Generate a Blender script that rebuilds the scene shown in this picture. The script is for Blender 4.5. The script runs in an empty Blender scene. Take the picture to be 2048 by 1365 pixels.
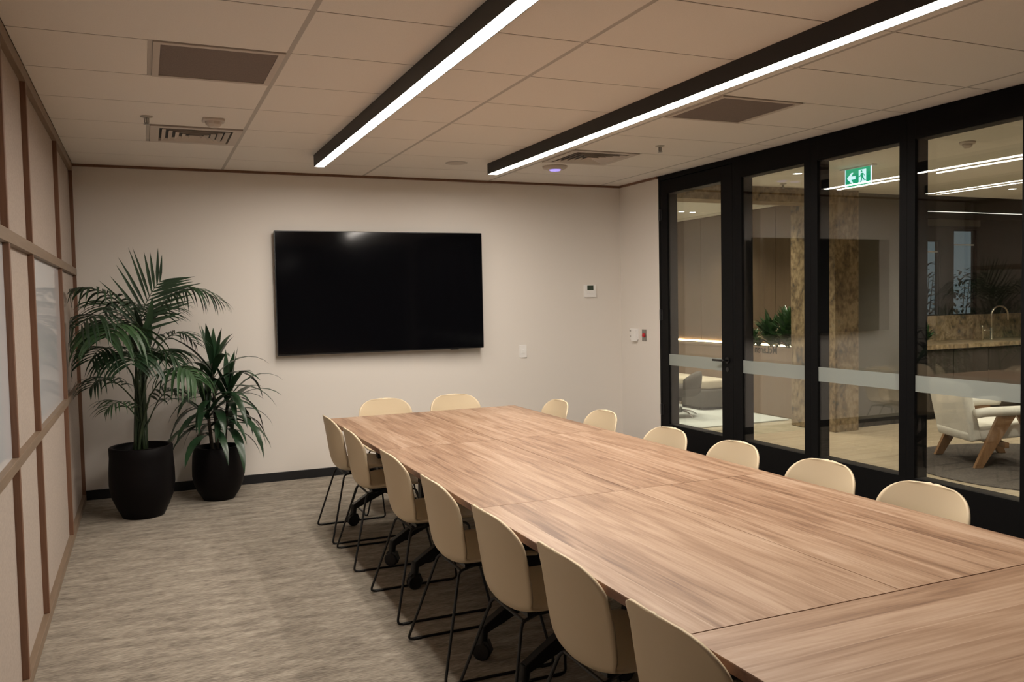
import bpy, bmesh, math, random
from mathutils import Vector, Matrix
random.seed(7)
scene = bpy.context.scene
col = scene.collection
PI = math.pi

# ------------------------------------------------------------------ camera
def make_camera():
    yaw, pitch, roll, f = 0.41, -0.0478, -0.0194, 1692.5
    fwd = Vector((math.sin(yaw)*math.cos(pitch), math.cos(yaw)*math.cos(pitch), math.sin(pitch)))
    r = Vector((math.cos(yaw), -math.sin(yaw), 0)); u = r.cross(fwd)
    r2 = math.cos(roll)*r + math.sin(roll)*u
    u2 = -math.sin(roll)*r + math.cos(roll)*u
    cd = bpy.data.cameras.new('camera'); cam = bpy.data.objects.new('camera', cd); col.objects.link(cam)
    m = Matrix((r2, u2, -fwd)).transposed().to_4x4()
    m.translation = Vector((0.4768, -7.5984, 1.547))
    cam.matrix_world = m
    cd.sensor_width = 36.0; cd.lens = f/2048*36.0; cd.clip_start = 0.02
    scene.camera = cam
make_camera()

# ------------------------------------------------------------------ world, exposure
world = bpy.data.worlds.new('world'); scene.world = world; world.use_nodes = True
world.node_tree.nodes['Background'].inputs[0].default_value = (0.58, 0.74, 0.80, 1)
world.node_tree.nodes['Background'].inputs[1].default_value = 0.13
scene.view_settings.view_transform = 'Standard'
scene.view_settings.look = 'None'
scene.view_settings.gamma = 1.0
scene.view_settings.use_curve_mapping = False
scene.view_settings.exposure = 0.28
scene.cycles.use_denoising = True
scene.cycles.use_light_tree = False
scene.cycles.use_adaptive_sampling = True
scene.cycles.adaptive_threshold = 0.03
scene.cycles.max_bounces = 8
scene.cycles.glossy_bounces = 3
scene.cycles.diffuse_bounces = 4
scene.cycles.transparent_max_bounces = 16
scene.cycles.sample_clamp_indirect = 6.0

LAMP_STRENGTH = 60.0
LAMP_COLOUR = (1.0, 0.91, 0.81)
SPOT_WATTS = 115.0
SPOT_COLOUR = (1.0, 0.91, 0.74)

# ------------------------------------------------------------------ materials
MATS = {}
def new_mat(name):
    m = bpy.data.materials.new(name); m.use_nodes = True
    nt = m.node_tree; b = nt.nodes['Principled BSDF']
    MATS[name] = m
    return m, nt, b
def plain(name, c, rough=0.5, metal=0.0, spec=0.5, noise=0.0, nscale=40.0, bump=0.0):
    m, nt, b = new_mat(name)
    b.inputs['Base Color'].default_value = (*c, 1); b.inputs['Roughness'].default_value = rough
    b.inputs['Metallic'].default_value = metal; b.inputs['Specular IOR Level'].default_value = spec
    if noise or bump:
        tc = nt.nodes.new('ShaderNodeTexCoord'); n = nt.nodes.new('ShaderNodeTexNoise')
        n.inputs['Scale'].default_value = nscale; n.inputs['Detail'].default_value = 4
        nt.links.new(tc.outputs['Object'], n.inputs['Vector'])
        if noise:
            r = nt.nodes.new('ShaderNodeValToRGB')
            r.color_ramp.elements[0].position = 0.3; r.color_ramp.elements[1].position = 0.7
            r.color_ramp.elements[0].color = (*[x*(1-noise) for x in c], 1)
            r.color_ramp.elements[1].color = (*[min(1, x*(1+noise)) for x in c], 1)
            nt.links.new(n.outputs['Fac'], r.inputs['Fac']); nt.links.new(r.outputs['Color'], b.inputs['Base Color'])
        if bump:
            bp = nt.nodes.new('ShaderNodeBump'); bp.inputs['Strength'].default_value = bump; bp.inputs['Distance'].default_value = 0.002
            nt.links.new(n.outputs['Fac'], bp.inputs['Height']); nt.links.new(bp.outputs['Normal'], b.inputs['Normal'])
    return m
def emit(name, c, s):
    m, nt, b = new_mat(name)
    b.inputs['Base Color'].default_value = (*c, 1)
    m.cycles.emission_sampling = 'AUTO' if name in ('lamp_diffuser', 'led_warm') else 'NONE'
    b.inputs['Emission Color'].default_value = (*c, 1); b.inputs['Emission Strength'].default_value = s
    return m
def ramp_mat(name, stops, scale, mapping, rough=0.45, fine=None, fine_mix=0.35, bump=0.0, spec=0.5, distortion=0.4, detail=6, rnd=True, dist_bump=0.001):
    """streaky procedural material; mapping = scale vector, small along the grain"""
    m, nt, b = new_mat(name); L = nt.links
    tc = nt.nodes.new('ShaderNodeTexCoord'); mp = nt.nodes.new('ShaderNodeMapping')
    mp.inputs['Scale'].default_value = mapping
    L.new(tc.outputs['Object'], mp.inputs['Vector'])
    if rnd:
        oi = nt.nodes.new('ShaderNodeObjectInfo'); mu = nt.nodes.new('ShaderNodeMath'); mu.operation = 'MULTIPLY'; mu.inputs[1].default_value = 37.0
        L.new(oi.outputs['Random'], mu.inputs[0])
        cx = nt.nodes.new('ShaderNodeCombineXYZ')
        for k in range(3): L.new(mu.outputs[0], cx.inputs[k])
        L.new(cx.outputs[0], mp.inputs['Location'])
    n = nt.nodes.new('ShaderNodeTexNoise'); n.inputs['Scale'].default_value = scale; n.inputs['Detail'].default_value = detail
    n.inputs['Distortion'].default_value = distortion; n.inputs['Roughness'].default_value = 0.6
    L.new(mp.outputs[0], n.inputs['Vector'])
    fac = n.outputs['Fac']
    if fine:
        mp2 = nt.nodes.new('ShaderNodeMapping'); mp2.inputs['Scale'].default_value = fine
        L.new(tc.outputs['Object'], mp2.inputs['Vector'])
        if rnd: L.new(cx.outputs[0], mp2.inputs['Location'])
        n2 = nt.nodes.new('ShaderNodeTexNoise'); n2.inputs['Scale'].default_value = scale; n2.inputs['Detail'].default_value = 3
        L.new(mp2.outputs[0], n2.inputs['Vector'])
        mx = nt.nodes.new('ShaderNodeMix'); mx.data_type = 'FLOAT'; mx.inputs[0].default_value = fine_mix
        L.new(n.outputs['Fac'], mx.inputs[2]); L.new(n2.outputs['Fac'], mx.inputs[3]); fac = mx.outputs[0]
    r = nt.nodes.new('ShaderNodeValToRGB')
    els = r.color_ramp.elements
    while len(els) < len(stops): els.new(0.5)
    for e, (p, c) in zip(els, stops): e.position = p; e.color = (*c, 1)
    L.new(fac, r.inputs['Fac']); L.new(r.outputs['Color'], b.inputs['Base Color'])
    b.inputs['Roughness'].default_value = rough; b.inputs['Specular IOR Level'].default_value = spec
    if bump:
        bp = nt.nodes.new('ShaderNodeBump'); bp.inputs['Strength'].default_value = bump; bp.inputs['Distance'].default_value = dist_bump
        L.new(fac, bp.inputs['Height']); L.new(bp.outputs['Normal'], b.inputs['Normal'])
    return m
def glass_mat(name, tint=(0.975, 0.985, 0.98)):
    m = bpy.data.materials.new(name); m.use_nodes = True; nt = m.node_tree; nt.nodes.clear(); L = nt.links
    out = nt.nodes.new('ShaderNodeOutputMaterial'); mix = nt.nodes.new('ShaderNodeMixShader')
    tr = nt.nodes.new('ShaderNodeBsdfTransparent'); tr.inputs[0].default_value = (*tint, 1)
    gl = nt.nodes.new('ShaderNodeBsdfGlossy'); gl.inputs['Roughness'].default_value = 0.0; gl.inputs[0].default_value = (1, 1, 1, 1)
    fr = nt.nodes.new('ShaderNodeFresnel'); ge = nt.nodes.new('ShaderNodeNewGeometry')
    # same index of refraction seen from both faces of the thin pane
    mi = nt.nodes.new('ShaderNodeMix'); mi.data_type = 'FLOAT'; mi.inputs[2].default_value = 1.46; mi.inputs[3].default_value = 1/1.46
    L.new(ge.outputs['Backfacing'], mi.inputs[0]); L.new(mi.outputs[0], fr.inputs['IOR'])
    L.new(fr.outputs[0], mix.inputs[0]); L.new(tr.outputs[0], mix.inputs[1]); L.new(gl.outputs[0], mix.inputs[2])
    L.new(mix.outputs[0], out.inputs[0]); MATS[name] = m
    return m
def frost_mat(name):
    m = bpy.data.materials.new(name); m.use_nodes = True; nt = m.node_tree; nt.nodes.clear(); L = nt.links
    out = nt.nodes.new('ShaderNodeOutputMaterial'); mix = nt.nodes.new('ShaderNodeMixShader'); mix2 = nt.nodes.new('ShaderNodeMixShader')
    tr = nt.nodes.new('ShaderNodeBsdfTransparent'); df = nt.nodes.new('ShaderNodeBsdfDiffuse'); tl = nt.nodes.new('ShaderNodeBsdfTranslucent')
    df.inputs[0].default_value = (0.46, 0.50, 0.48, 1); tl.inputs[0].default_value = (0.60, 0.64, 0.62, 1)
    mix2.inputs[0].default_value = 0.4; L.new(df.outputs[0], mix2.inputs[1]); L.new(tl.outputs[0], mix2.inputs[2])
    mix.inputs[0].default_value = 0.66; L.new(tr.outputs[0], mix.inputs[1]); L.new(mix2.outputs[0], mix.inputs[2])
    L.new(mix.outputs[0], out.inputs[0]); MATS[name] = m
    return m

plain('wall_paint', (0.80, 0.755, 0.70), 0.62, bump=0.04, nscale=260)
plain('fabric_panel', (0.44, 0.375, 0.325), 0.95, spec=0.15, noise=0.08, nscale=90, bump=0.25)
plain('whiteboard', (0.70, 0.72, 0.75), 0.07)
plain('ceiling_tile', (0.85, 0.80, 0.745), 0.92, spec=0.2, noise=0.035, nscale=240, bump=0.12)
plain('cross_line', (0.20, 0.17, 0.14), 0.8)
plain('ceiling_tee', (0.50, 0.46, 0.42), 0.6)
plain('ceiling_gap', (0.10, 0.085, 0.07), 0.9)
plain('black_frame', (0.005, 0.005, 0.0055), 0.5, spec=0.10)
plain('black_metal', (0.007, 0.007, 0.008), 0.42)
plain('black_plastic', (0.010, 0.010, 0.011), 0.5)
plain('baseboard_black', (0.008, 0.008, 0.010), 0.5)
plain('lamp_housing', (0.014, 0.014, 0.015), 0.5)
plain('chair_shell', (0.66, 0.54, 0.37), 0.45, spec=0.4, bump=0.03, nscale=500)
plain('pot_black', (0.004, 0.003, 0.0035), 0.5, spec=0.15, bump=0.05, nscale=200)
plain('soil', (0.018, 0.012, 0.008), 1.0, noise=0.5, nscale=60, bump=1.0)
plain('white_plastic', (0.90, 0.89, 0.87), 0.35)
plain('device_grey', (0.42, 0.40, 0.36), 0.5)
plain('device_slot', (0.05, 0.045, 0.04), 0.6)
plain('night_glazing', (0.03, 0.035, 0.04), 0.1)
plain('lcd', (0.045, 0.065, 0.045), 0.2)
plain('steel', (0.36, 0.35, 0.33), 0.35, metal=1.0)
plain('chrome', (0.7, 0.7, 0.7), 0.12, metal=1.0)
plain('red_button', (0.55, 0.02, 0.03), 0.35)
plain('screen_black', (0.003, 0.003, 0.004), 0.08, spec=0.35)
plain('bezel', (0.006, 0.006, 0.007), 0.3)
plain('vent_face', (0.21, 0.165, 0.145), 0.85, noise=0.25, nscale=420)
plain('vent_white', (0.60, 0.53, 0.47), 0.55)
plain('lobby_ceiling', (0.82, 0.79, 0.72), 0.85)
plain('lobby_wall', (0.30, 0.27, 0.22), 0.7)
plain('grey_wall', (0.115, 0.105, 0.088), 0.7, noise=0.05, nscale=8)
plain('dark_wall', (0.014, 0.013, 0.012), 0.45, spec=0.2)
plain('dark_cabinet', (0.045, 0.038, 0.032), 0.4)
plain('boucle', (0.80, 0.77, 0.70), 0.95, spec=0.1, noise=0.05, nscale=120, bump=0.9)
plain('rug_dark', (0.085, 0.072, 0.064), 1.0, spec=0.05, noise=0.3, nscale=60, bump=0.8)
plain('rug_pale', (0.50, 0.52, 0.49), 1.0, spec=0.05, noise=0.08, nscale=90, bump=0.5)
plain('sofa_grey', (0.10, 0.092, 0.082), 0.95, spec=0.1, noise=0.12, nscale=80)
plain('sofa_cream', (0.52, 0.46, 0.36), 0.95, spec=0.1)
plain('brass', (0.58, 0.52, 0.41), 0.28, metal=1.0)
plain('planter_rim', (0.10, 0.10, 0.08), 0.6)
plain('lettering', (0.012, 0.010, 0.009), 0.8, spec=0.1)
ramp_mat('carpet', [(0.36, (0.165, 0.142, 0.117)), (0.46, (0.255, 0.224, 0.185)), (0.55, (0.345, 0.305, 0.250)), (0.66, (0.455, 0.408, 0.338))],
         4.2, (1.0, 3.4, 1.0), rough=0.97, fine=(5.0, 34.0, 1.0), fine_mix=0.5, bump=0.5, spec=0.08, rnd=False, detail=7, distortion=0.25, dist_bump=0.004)
def table_wood():
    """laminate print: narrow planks along local x, each with its own streaks and tone"""
    m, nt, b = new_mat('table_wood'); L = nt.links; N = nt.nodes.new
    def math_(op, a, v=None):
        n = N('ShaderNodeMath'); n.operation = op; L.new(a, n.inputs[0])
        if v is not None:
            if isinstance(v, (int, float)): n.inputs[1].default_value = v
            else: L.new(v, n.inputs[1])
        return n.outputs[0]
    tc = N('ShaderNodeTexCoord'); sp = N('ShaderNodeSeparateXYZ'); L.new(tc.outputs['Object'], sp.inputs[0])
    oi = N('ShaderNodeObjectInfo'); rnd = math_('MULTIPLY', oi.outputs['Random'], 50.0)
    row = math_('ADD', math_('MULTIPLY', sp.outputs['Y'], 1/0.106), rnd)
    pid = math_('FLOOR', row); fr = math_('FRACT', row)
    wn = N('ShaderNodeTexWhiteNoise'); wn.noise_dimensions = '1D'; L.new(pid, wn.inputs['W'])
    off = math_('MULTIPLY', wn.outputs['Value'], 19.0)
    cx = N('ShaderNodeCombineXYZ'); L.new(math_('ADD', sp.outputs['X'], off), cx.inputs[0]); L.new(sp.outputs['Y'], cx.inputs[1]); L.new(off, cx.inputs[2])
    def noise(scale, vec, det, dist):
        mp = N('ShaderNodeMapping'); mp.inputs['Scale'].default_value = vec; L.new(cx.outputs[0], mp.inputs['Vector'])
        n = N('ShaderNodeTexNoise'); n.inputs['Scale'].default_value = scale; n.inputs['Detail'].default_value = det; n.inputs['Distortion'].default_value = dist
        L.new(mp.outputs[0], n.inputs['Vector']); return n.outputs['Fac']
    g = noise(3.0, (0.55, 5.0, 1.0), 6, 1.1); f = noise(3.0, (1.1, 34.0, 1.0), 3, 0.2)
    mx = N('ShaderNodeMix'); mx.data_type = 'FLOAT'; mx.inputs[0].default_value = 0.38; L.new(g, mx.inputs[2]); L.new(f, mx.inputs[3])
    tone = math_('MULTIPLY', math_('SUBTRACT', wn.outputs['Value'], 0.5), 0.16)
    line = math_('MULTIPLY', math_('LESS_THAN', fr, 0.028), 0.10)
    fac = math_('ADD', math_('ADD', mx.outputs[0], tone), line)
    r = N('ShaderNodeValToRGB'); els = r.color_ramp.elements
    stops = [(0.30, (0.160, 0.088, 0.052)), (0.43, (0.285, 0.172, 0.106)), (0.54, (0.370, 0.242, 0.158)), (0.70, (0.470, 0.335, 0.240))]
    while len(els) < len(stops): els.new(0.5)
    for e, (p, c) in zip(els, stops): e.position = p; e.color = (*c, 1)
    L.new(fac, r.inputs['Fac']); L.new(r.outputs['Color'], b.inputs['Base Color'])
    b.inputs['Roughness'].default_value = 0.38; b.inputs['Specular IOR Level'].default_value = 0.42
table_wood()
ramp_mat('table_edge', [(0.3, (0.16, 0.07, 0.040)), (0.7, (0.24, 0.115, 0.065))], 3.0, (0.8, 14, 14), rough=0.45)
ramp_mat('batten_wood', [(0.3, (0.15, 0.070, 0.040)), (0.7, (0.235, 0.125, 0.075))], 3.0, (8, 8, 0.7), rough=0.5, fine=(60, 60, 2.0))
ramp_mat('rail_wood', [(0.3, (0.185, 0.128, 0.085)), (0.7, (0.265, 0.192, 0.132))], 3.0, (8, 0.7, 8), rough=0.5, fine=(60, 2.0, 60))
ramp_mat('panel_veneer', [(0.3, (0.120, 0.078, 0.046)), (0.7, (0.165, 0.110, 0.066))], 2.5, (6, 6, 0.35), rough=0.5, fine=(40, 40, 0.8))
ramp_mat('planter_wood', [(0.3, (0.165, 0.112, 0.074)), (0.7, (0.215, 0.150, 0.100))], 2.5, (6, 6, 0.35), rough=0.55, fine=(40, 40, 0.8))
ramp_mat('floor_board_wood', [(0.3, (0.33, 0.255, 0.170)), (0.7, (0.50, 0.405, 0.285))], 2.5, (0.5, 6, 6), rough=0.4, fine=(1.2, 40, 40))
ramp_mat('leg_wood', [(0.3, (0.20, 0.10, 0.045)), (0.7, (0.36, 0.20, 0.10))], 3.0, (6, 6, 0.8), rough=0.4, fine=(40, 40, 2))
ramp_mat('brown_stone', [(0.36, (0.055, 0.052, 0.047)), (0.43, (0.150, 0.106, 0.062)), (0.51, (0.245, 0.178, 0.104)), (0.58, (0.34, 0.258, 0.160)), (0.68, (0.24, 0.198, 0.140))],
         3.4, (1.5, 1.5, 1.1), rough=0.3, fine=(7, 7, 5), fine_mix=0.38, distortion=1.6, rnd=False, detail=8)
ramp_mat('marble_floor', [(0.30, (0.26, 0.23, 0.17)), (0.45, (0.46, 0.40, 0.29)), (0.6, (0.56, 0.50, 0.38)), (0.75, (0.62, 0.58, 0.48))],
         1.4, (1, 1, 1), rough=0.25, fine=(4, 4, 4), distortion=1.5, rnd=False)
ramp_mat('palm_leaf', [(0.3, (0.009, 0.026, 0.011)), (0.7, (0.027, 0.066, 0.027))], 6.0, (1, 1, 1), rough=0.42, spec=0.5)
ramp_mat('palm_young', [(0.3, (0.020, 0.058, 0.020)), (0.7, (0.052, 0.115, 0.042))], 6.0, (1, 1, 1), rough=0.42, spec=0.5)
ramp_mat('strap_leaf', [(0.3, (0.010, 0.030, 0.013)), (0.7, (0.030, 0.072, 0.032))], 6.0, (1, 1, 1), rough=0.3, spec=0.55)
ramp_mat('bush_leaf', [(0.3, (0.020, 0.060, 0.018)), (0.7, (0.055, 0.120, 0.040))], 8.0, (1, 1, 1), rough=0.3, spec=0.55)
ramp_mat('stem_green', [(0.3, (0.014, 0.028, 0.011)), (0.7, (0.034, 0.056, 0.022))], 8.0, (4, 4, 1), rough=0.5)
ramp_mat('trunk_brown', [(0.3, (0.022, 0.018, 0.012)), (0.7, (0.055, 0.045, 0.028))], 8.0, (2, 2, 8), rough=0.8)
emit('lamp_diffuser', LAMP_COLOUR, LAMP_STRENGTH)
emit('led_warm', (1.0, 0.72, 0.38), 14.0)
emit('led_cool', (1.0, 0.95, 0.85), 1.2)
emit('downlight_lens', (1.0, 0.93, 0.80), 12.0)
emit('sign_green', (0.005, 0.30, 0.155), 0.9)
emit('sign_white', (0.62, 0.86, 0.95), 0.95)
emit('sign_edge', (0.72, 0.78, 1.0), 1.6)
emit('status_purple', (0.42, 0.34, 1.0), 0.8)
emit('dusk_pane', (0.13, 0.19, 0.22), 1.3)
glass_mat('glass')
frost_mat('frosted_film')
plain('outdoor_leaf', (0.012, 0.018, 0.016), 0.7)

# ------------------------------------------------------------------ mesh helpers
class MB:
    def __init__(s): s.v = []; s.f = []
    def add(s, vs, fs):
        k = len(s.v); s.v += [tuple(p) for p in vs]; s.f += [tuple(i+k for i in f) for f in fs]; return s
    def box(s, x0, x1, y0, y1, z0, z1):
        if x0 > x1: x0, x1 = x1, x0
        if y0 > y1: y0, y1 = y1, y0
        if z0 > z1: z0, z1 = z1, z0
        vs = [(x0,y0,z0),(x1,y0,z0),(x1,y1,z0),(x0,y1,z0),(x0,y0,z1),(x1,y0,z1),(x1,y1,z1),(x0,y1,z1)]
        return s.add(vs, [(0,3,2,1),(4,5,6,7),(0,1,5,4),(1,2,6,5),(2,3,7,6),(3,0,4,7)])
    def hexa(s, lo, hi):
        """two quads, joined"""
        return s.add(list(lo)+list(hi), [(0,3,2,1),(4,5,6,7),(0,1,5,4),(1,2,6,5),(2,3,7,6),(3,0,4,7)])
    def tube(s, pts, r, n=8, caps=True, r_end=None):
        pts = [Vector(p) for p in pts]; m = len(pts); base = len(s.v); prev = None
        for i, p in enumerate(pts):
            t = (pts[min(i+1, m-1)] - pts[max(i-1, 0)]).normalized()
            if prev is None:
                ref = Vector((0,0,1)) if abs(t.z) < 0.9 else Vector((1,0,0)); a = t.cross(ref).normalized()
            else:
                a = (prev - t*prev.dot(t)).normalized()
            prev = a; b = t.cross(a)
            rr = r if r_end is None else r + (r_end-r)*i/(m-1)
            for k in range(n):
                th = 2*PI*k/n; s.v.append(tuple(p + rr*(math.cos(th)*a + math.sin(th)*b)))
        for i in range(m-1):
            for k in range(n):
                k2 = (k+1) % n; s.f.append((base+i*n+k, base+i*n+k2, base+(i+1)*n+k2, base+(i+1)*n+k))
        if caps:
            s.f.append(tuple(base+k for k in reversed(range(n)))); s.f.append(tuple(base+(m-1)*n+k for k in range(n)))
        return s
    def lathe(s, prof, n=24, c=(0,0,0), axis='z'):
        base = len(s.v)
        for r, z in prof:
            for k in range(n):
                th = 2*PI*k/n; x, y = r*math.cos(th), r*math.sin(th)
                if axis == 'z': p = (x, y, z)
                elif axis == 'y': p = (x, z, y)
                else: p = (z, x, y)
                s.v.append((c[0]+p[0], c[1]+p[1], c[2]+p[2]))
        m = len(prof)
        for i in range(m-1):
            for k in range(n):
                k2 = (k+1) % n; q = (base+i*n+k, base+i*n+k2, base+(i+1)*n+k2, base+(i+1)*n+k)
                s.f.append(q if axis != 'y' else q[::-1])
        a = tuple(base+k for k in range(n)); b = tuple(base+(m-1)*n+k for k in range(n))
        if prof[0][0] > 1e-6: s.f.append(a[::-1])
        if prof[-1][0] > 1e-6: s.f.append(b)
        return s
    def prism(s, poly, fn, a, b):
        """poly of 2D points, fn(u, v, w) -> 3D"""
        n = len(poly); vs = [fn(u, v, a) for u, v in poly] + [fn(u, v, b) for u, v in poly]
        fs = [tuple(range(n))[::-1], tuple(range(n, 2*n))] + [(i, (i+1) % n, n+(i+1) % n, n+i) for i in range(n)]
        return s.add(vs, fs)
    def leaf(s, p0, d, up, length, width, droop, n=6, fold=0.25, peak=0.35, wmin=0.12):
        """arching tapered blade, folded along its midrib"""
        p = Vector(p0); d = Vector(d).normalized(); st = length/n; base = len(s.v)
        up = Vector(up)
        for i in range(n+1):
            t = i/n
            w = width*(wmin+(1-wmin)*(t/peak)**0.8) if t < peak else width*max(0.0, 1-((t-peak)/(1-peak))**1.7)
            side = d.cross(up)
            if side.length < 1e-3: side = Vector((1,0,0))
            side.normalize(); nn = side.cross(d).normalized()
            s.v += [tuple(p - side*w*0.5 + nn*w*fold*0.5), tuple(p), tuple(p + side*w*0.5 + nn*w*fold*0.5)]
            d = (d + Vector((0,0,-1))*droop*st*(0.4+1.2*t)).normalized(); p = p + d*st
        for i in range(n):
            a = base+3*i; s.f += [(a, a+1, a+4, a+3), (a+1, a+2, a+5, a+4)]
        return s
    def mesh(s, name, smooth=False, bevel=0.0, seg=2):
        me = bpy.data.meshes.new(name); me.from_pydata(s.v, [], s.f); me.validate()
        bm = bmesh.new(); bm.from_mesh(me)
        if bevel:
            bmesh.ops.remove_doubles(bm, verts=bm.verts, dist=1e-6)
            bmesh.ops.bevel(bm, geom=[e for e in bm.edges if e.is_manifold and e.calc_face_angle(0) > 0.5], offset=bevel, segments=seg, profile=0.5, affect='EDGES')
        bmesh.ops.recalc_face_normals(bm, faces=bm.faces)
        bm.to_mesh(me); bm.free()
        if smooth:
            me.polygons.foreach_set('use_smooth', [True]*len(me.polygons))
        me.update()
        return me
    def build(s, name, mat, parent=None, smooth=False, bevel=0.0, seg=2, loc=None, rot=None):
        return put(name, s.mesh(name, smooth, bevel, seg), mat, parent, loc, rot)
def put(name, me, mat, parent=None, loc=None, rot=None):
    o = bpy.data.objects.new(name, me); col.objects.link(o)
    if mat and not me.materials: me.materials.append(MATS[mat])
    if parent is not None: o.parent = parent
    if loc: o.location = loc
    if rot: o.rotation_euler = rot
    return o
def smooth_by_angle(me, ang=0.6):
    me.polygons.foreach_set('use_smooth', [True]*len(me.polygons))
    bm = bmesh.new(); bm.from_mesh(me)
    for e in bm.edges:
        if e.is_manifold and e.calc_face_angle(0) > ang: e.smooth = False
    bm.to_mesh(me); bm.free(); me.update()
def tag(o, label=None, cat=None, group=None, kind=None):
    if label: o['label'] = label
    if cat: o['category'] = cat
    if group: o['group'] = group
    if kind: o['kind'] = kind
    return o
def empty(name, loc=(0,0,0), rz=0.0):
    o = bpy.data.objects.new(name, None); col.objects.link(o); o.location = loc; o.rotation_euler = (0, 0, rz); o.empty_display_size = 0.1
    return o
def box(x0, x1, y0, y1, z0, z1): return MB().box(x0, x1, y0, y1, z0, z1)
def struct(name, mb, mat, label=None, **k):
    o = mb.build(name, mat, **k); tag(o, label, None, None, 'structure'); return o
def fillet(pts, r, n=4):
    pts = [Vector(p) for p in pts]; out = [pts[0]]
    for i in range(1, len(pts)-1):
        a, b, c = pts[i-1], pts[i], pts[i+1]
        d1 = (a-b).normalized(); d2 = (c-b).normalized(); q = min(r, (a-b).length*0.45, (c-b).length*0.45)
        s0, s1 = b+d1*q, b+d2*q
        for k in range(n+1):
            t = k/n; out.append((1-t)**2*s0 + 2*t*(1-t)*b + t*t*s1)
    out.append(pts[-1]); return out
def rrect(x0, x1, y0, y1, r, n=5):
    pts = []
    for cx, cy, a0 in ((x1-r, y1-r, 0), (x0+r, y1-r, PI/2), (x0+r, y0+r, PI), (x1-r, y0+r, 1.5*PI)):
        for k in range(n+1):
            a = a0 + PI/2*k/n; pts.append((cx+r*math.cos(a), cy+r*math.sin(a)))
    return pts

# ------------------------------------------------------------------ the meeting room shell
W = 5.018; H = 2.70; YF = -9.2
struct('floor', box(-0.06, W+0.10, YF-0.1, 0.05, -0.06, 0.0), 'carpet', 'grey beige streaked carpet of the meeting room')
struct('wall_back', box(-0.1, W+0.12, 0.0, 0.12, 0, 2.9), 'wall_paint', 'plain cream wall behind the screen')
struct('wall_front', box(-0.1, W+0.12, YF-0.1, YF, 0, 2.9), 'night_glazing')
struct('baseboard_back', box(0.0, W, -0.014, 0.0, 0.0, 0.078), 'baseboard_black', 'black skirting under the cream wall', bevel=0.002)
struct('wall_right', box(W, W+0.12, -0.715, 0.0, 0, 2.9), 'wall_paint', 'narrow cream wall return beside the glass door')
struct('baseboard_right', box(W-0.014, W, -0.713, -0.014, 0.0, 0.078), 'baseboard_black', bevel=0.002)
struct('trim_1', MB().box(0.0, W, -0.016, 0.0, 2.680, 2.700).box(W-0.016, W, -0.715, -0.016, 2.680, 2.700), 'batten_wood', 'thin wall angle where wall and ceiling meet')

# left wall of battens, fabric panels and whiteboards
wl = struct('wall_left', box(-0.14, -0.05, YF, 0.0, 0, 2.9), 'wall_paint', 'wall of fabric and whiteboard panels in timber battens')
BY = [-0.018, -1.323, -2.899, -3.707, -5.28, -6.09, -7.66, -8.47, YF+0.02]
RZ = [(0.0, 0.050), (0.912, 0.956), (1.815, 1.869), (2.640, 2.700)]
for i in range(len(BY)-1):
    y1, y0 = BY[i]-0.016, BY[i+1]+0.016
    for j in range(3):
        z0, z1 = RZ[j][1]-0.004, RZ[j+1][0]+0.004
        white = (j == 1 and i in (1, 3, 5))
        p = box(-0.05, -0.0235 if white else -0.026, y0-0.002, y1+0.002, z0, z1).build('whiteboard_panel' if white else 'fabric_panel', 'whiteboard' if white else 'fabric_panel', wl, bevel=0.001)
        if white: p['label'] = 'smooth white writing panel'
for y in BY:
    for j in range(3):
        box(-0.028, 0.0, y-0.016, y+0.016, RZ[j][1], RZ[j+1][0]).build('batten', 'batten_wood', wl, bevel=0.002)
for z0, z1 in RZ:
    box(-0.028, 0.002, YF, -0.002, z0, z1).build('rail', 'rail_wood', wl, bevel=0.002)

# ceiling: tee grid with single tiles
GX = [0.0, 1.1335, 2.343, 3.563, 4.783, W]
GY = [0.0, -0.5566]
while GY[-1] > YF: GY.append(GY[-1]-0.606)
GY[-1] = YF
ceil = struct('ceiling', box(-0.1, W+0.12, YF-0.1, 0.1, 2.716, 2.90), 'ceiling_gap', 'suspended ceiling of plain tiles in a metal grid')
tile_cache = {}
SPLIT = {(0, 2): 0.548, (0, 5): 0.548, (3, 2): 4.172, (3, 5): 4.172}
NO_TILE = {(0, 2): 'b', (0, 5): 'b', (3, 2): 'a', (3, 5): 'a'}
def tile(x0, x1, y0, y1):
    k = (round(x1-x0, 3), round(y1-y0, 3))
    if k not in tile_cache:
        tile_cache[k] = box(-k[0]/2, k[0]/2, -k[1]/2, k[1]/2, 0, 0.012).mesh('ceiling_tile', bevel=0.0015, seg=1)
    put('ceiling_tile', tile_cache[k], 'ceiling_tile', ceil, loc=((x0+x1)/2, (y0+y1)/2, 2.700))
for j in range(len(GY)-1):
    for i in range(len(GX)-1):
        x0 = GX[i]+(0.011 if i else 0.003); x1 = GX[i+1]-(0.011 if i < 4 else 0.016)
        y1, y0 = GY[j]-(0.004 if j else 0.016), GY[j+1]+0.004
        if (i, j) in SPLIT:
            s = SPLIT[(i, j)]
            if NO_TILE[(i, j)] == 'b': tile(x0, s-0.011, y0, y1)
            else: tile(s+0.011, x1, y0, y1)
        else: tile(x0, x1, y0, y1)
for x in GX[1:-1]:
    box(x-0.0118, x+0.0118, YF, -0.002, 2.7005, 2.7155).build('ceiling_tee', 'ceiling_tee', ceil, bevel=0.001, seg=1)
for (i, j), s in SPLIT.items():
    box(s-0.0105, s+0.0105, GY[j+1], GY[j], 2.7005, 2.7155).build('ceiling_tee', 'ceiling_tee', ceil, bevel=0.001, seg=1)
for y in GY[1:-1]:
    box(0.004, W-0.016, y-0.0042, y+0.0042, 2.7012, 2.7157).build('cross_tee', 'cross_line', ceil)

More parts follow.
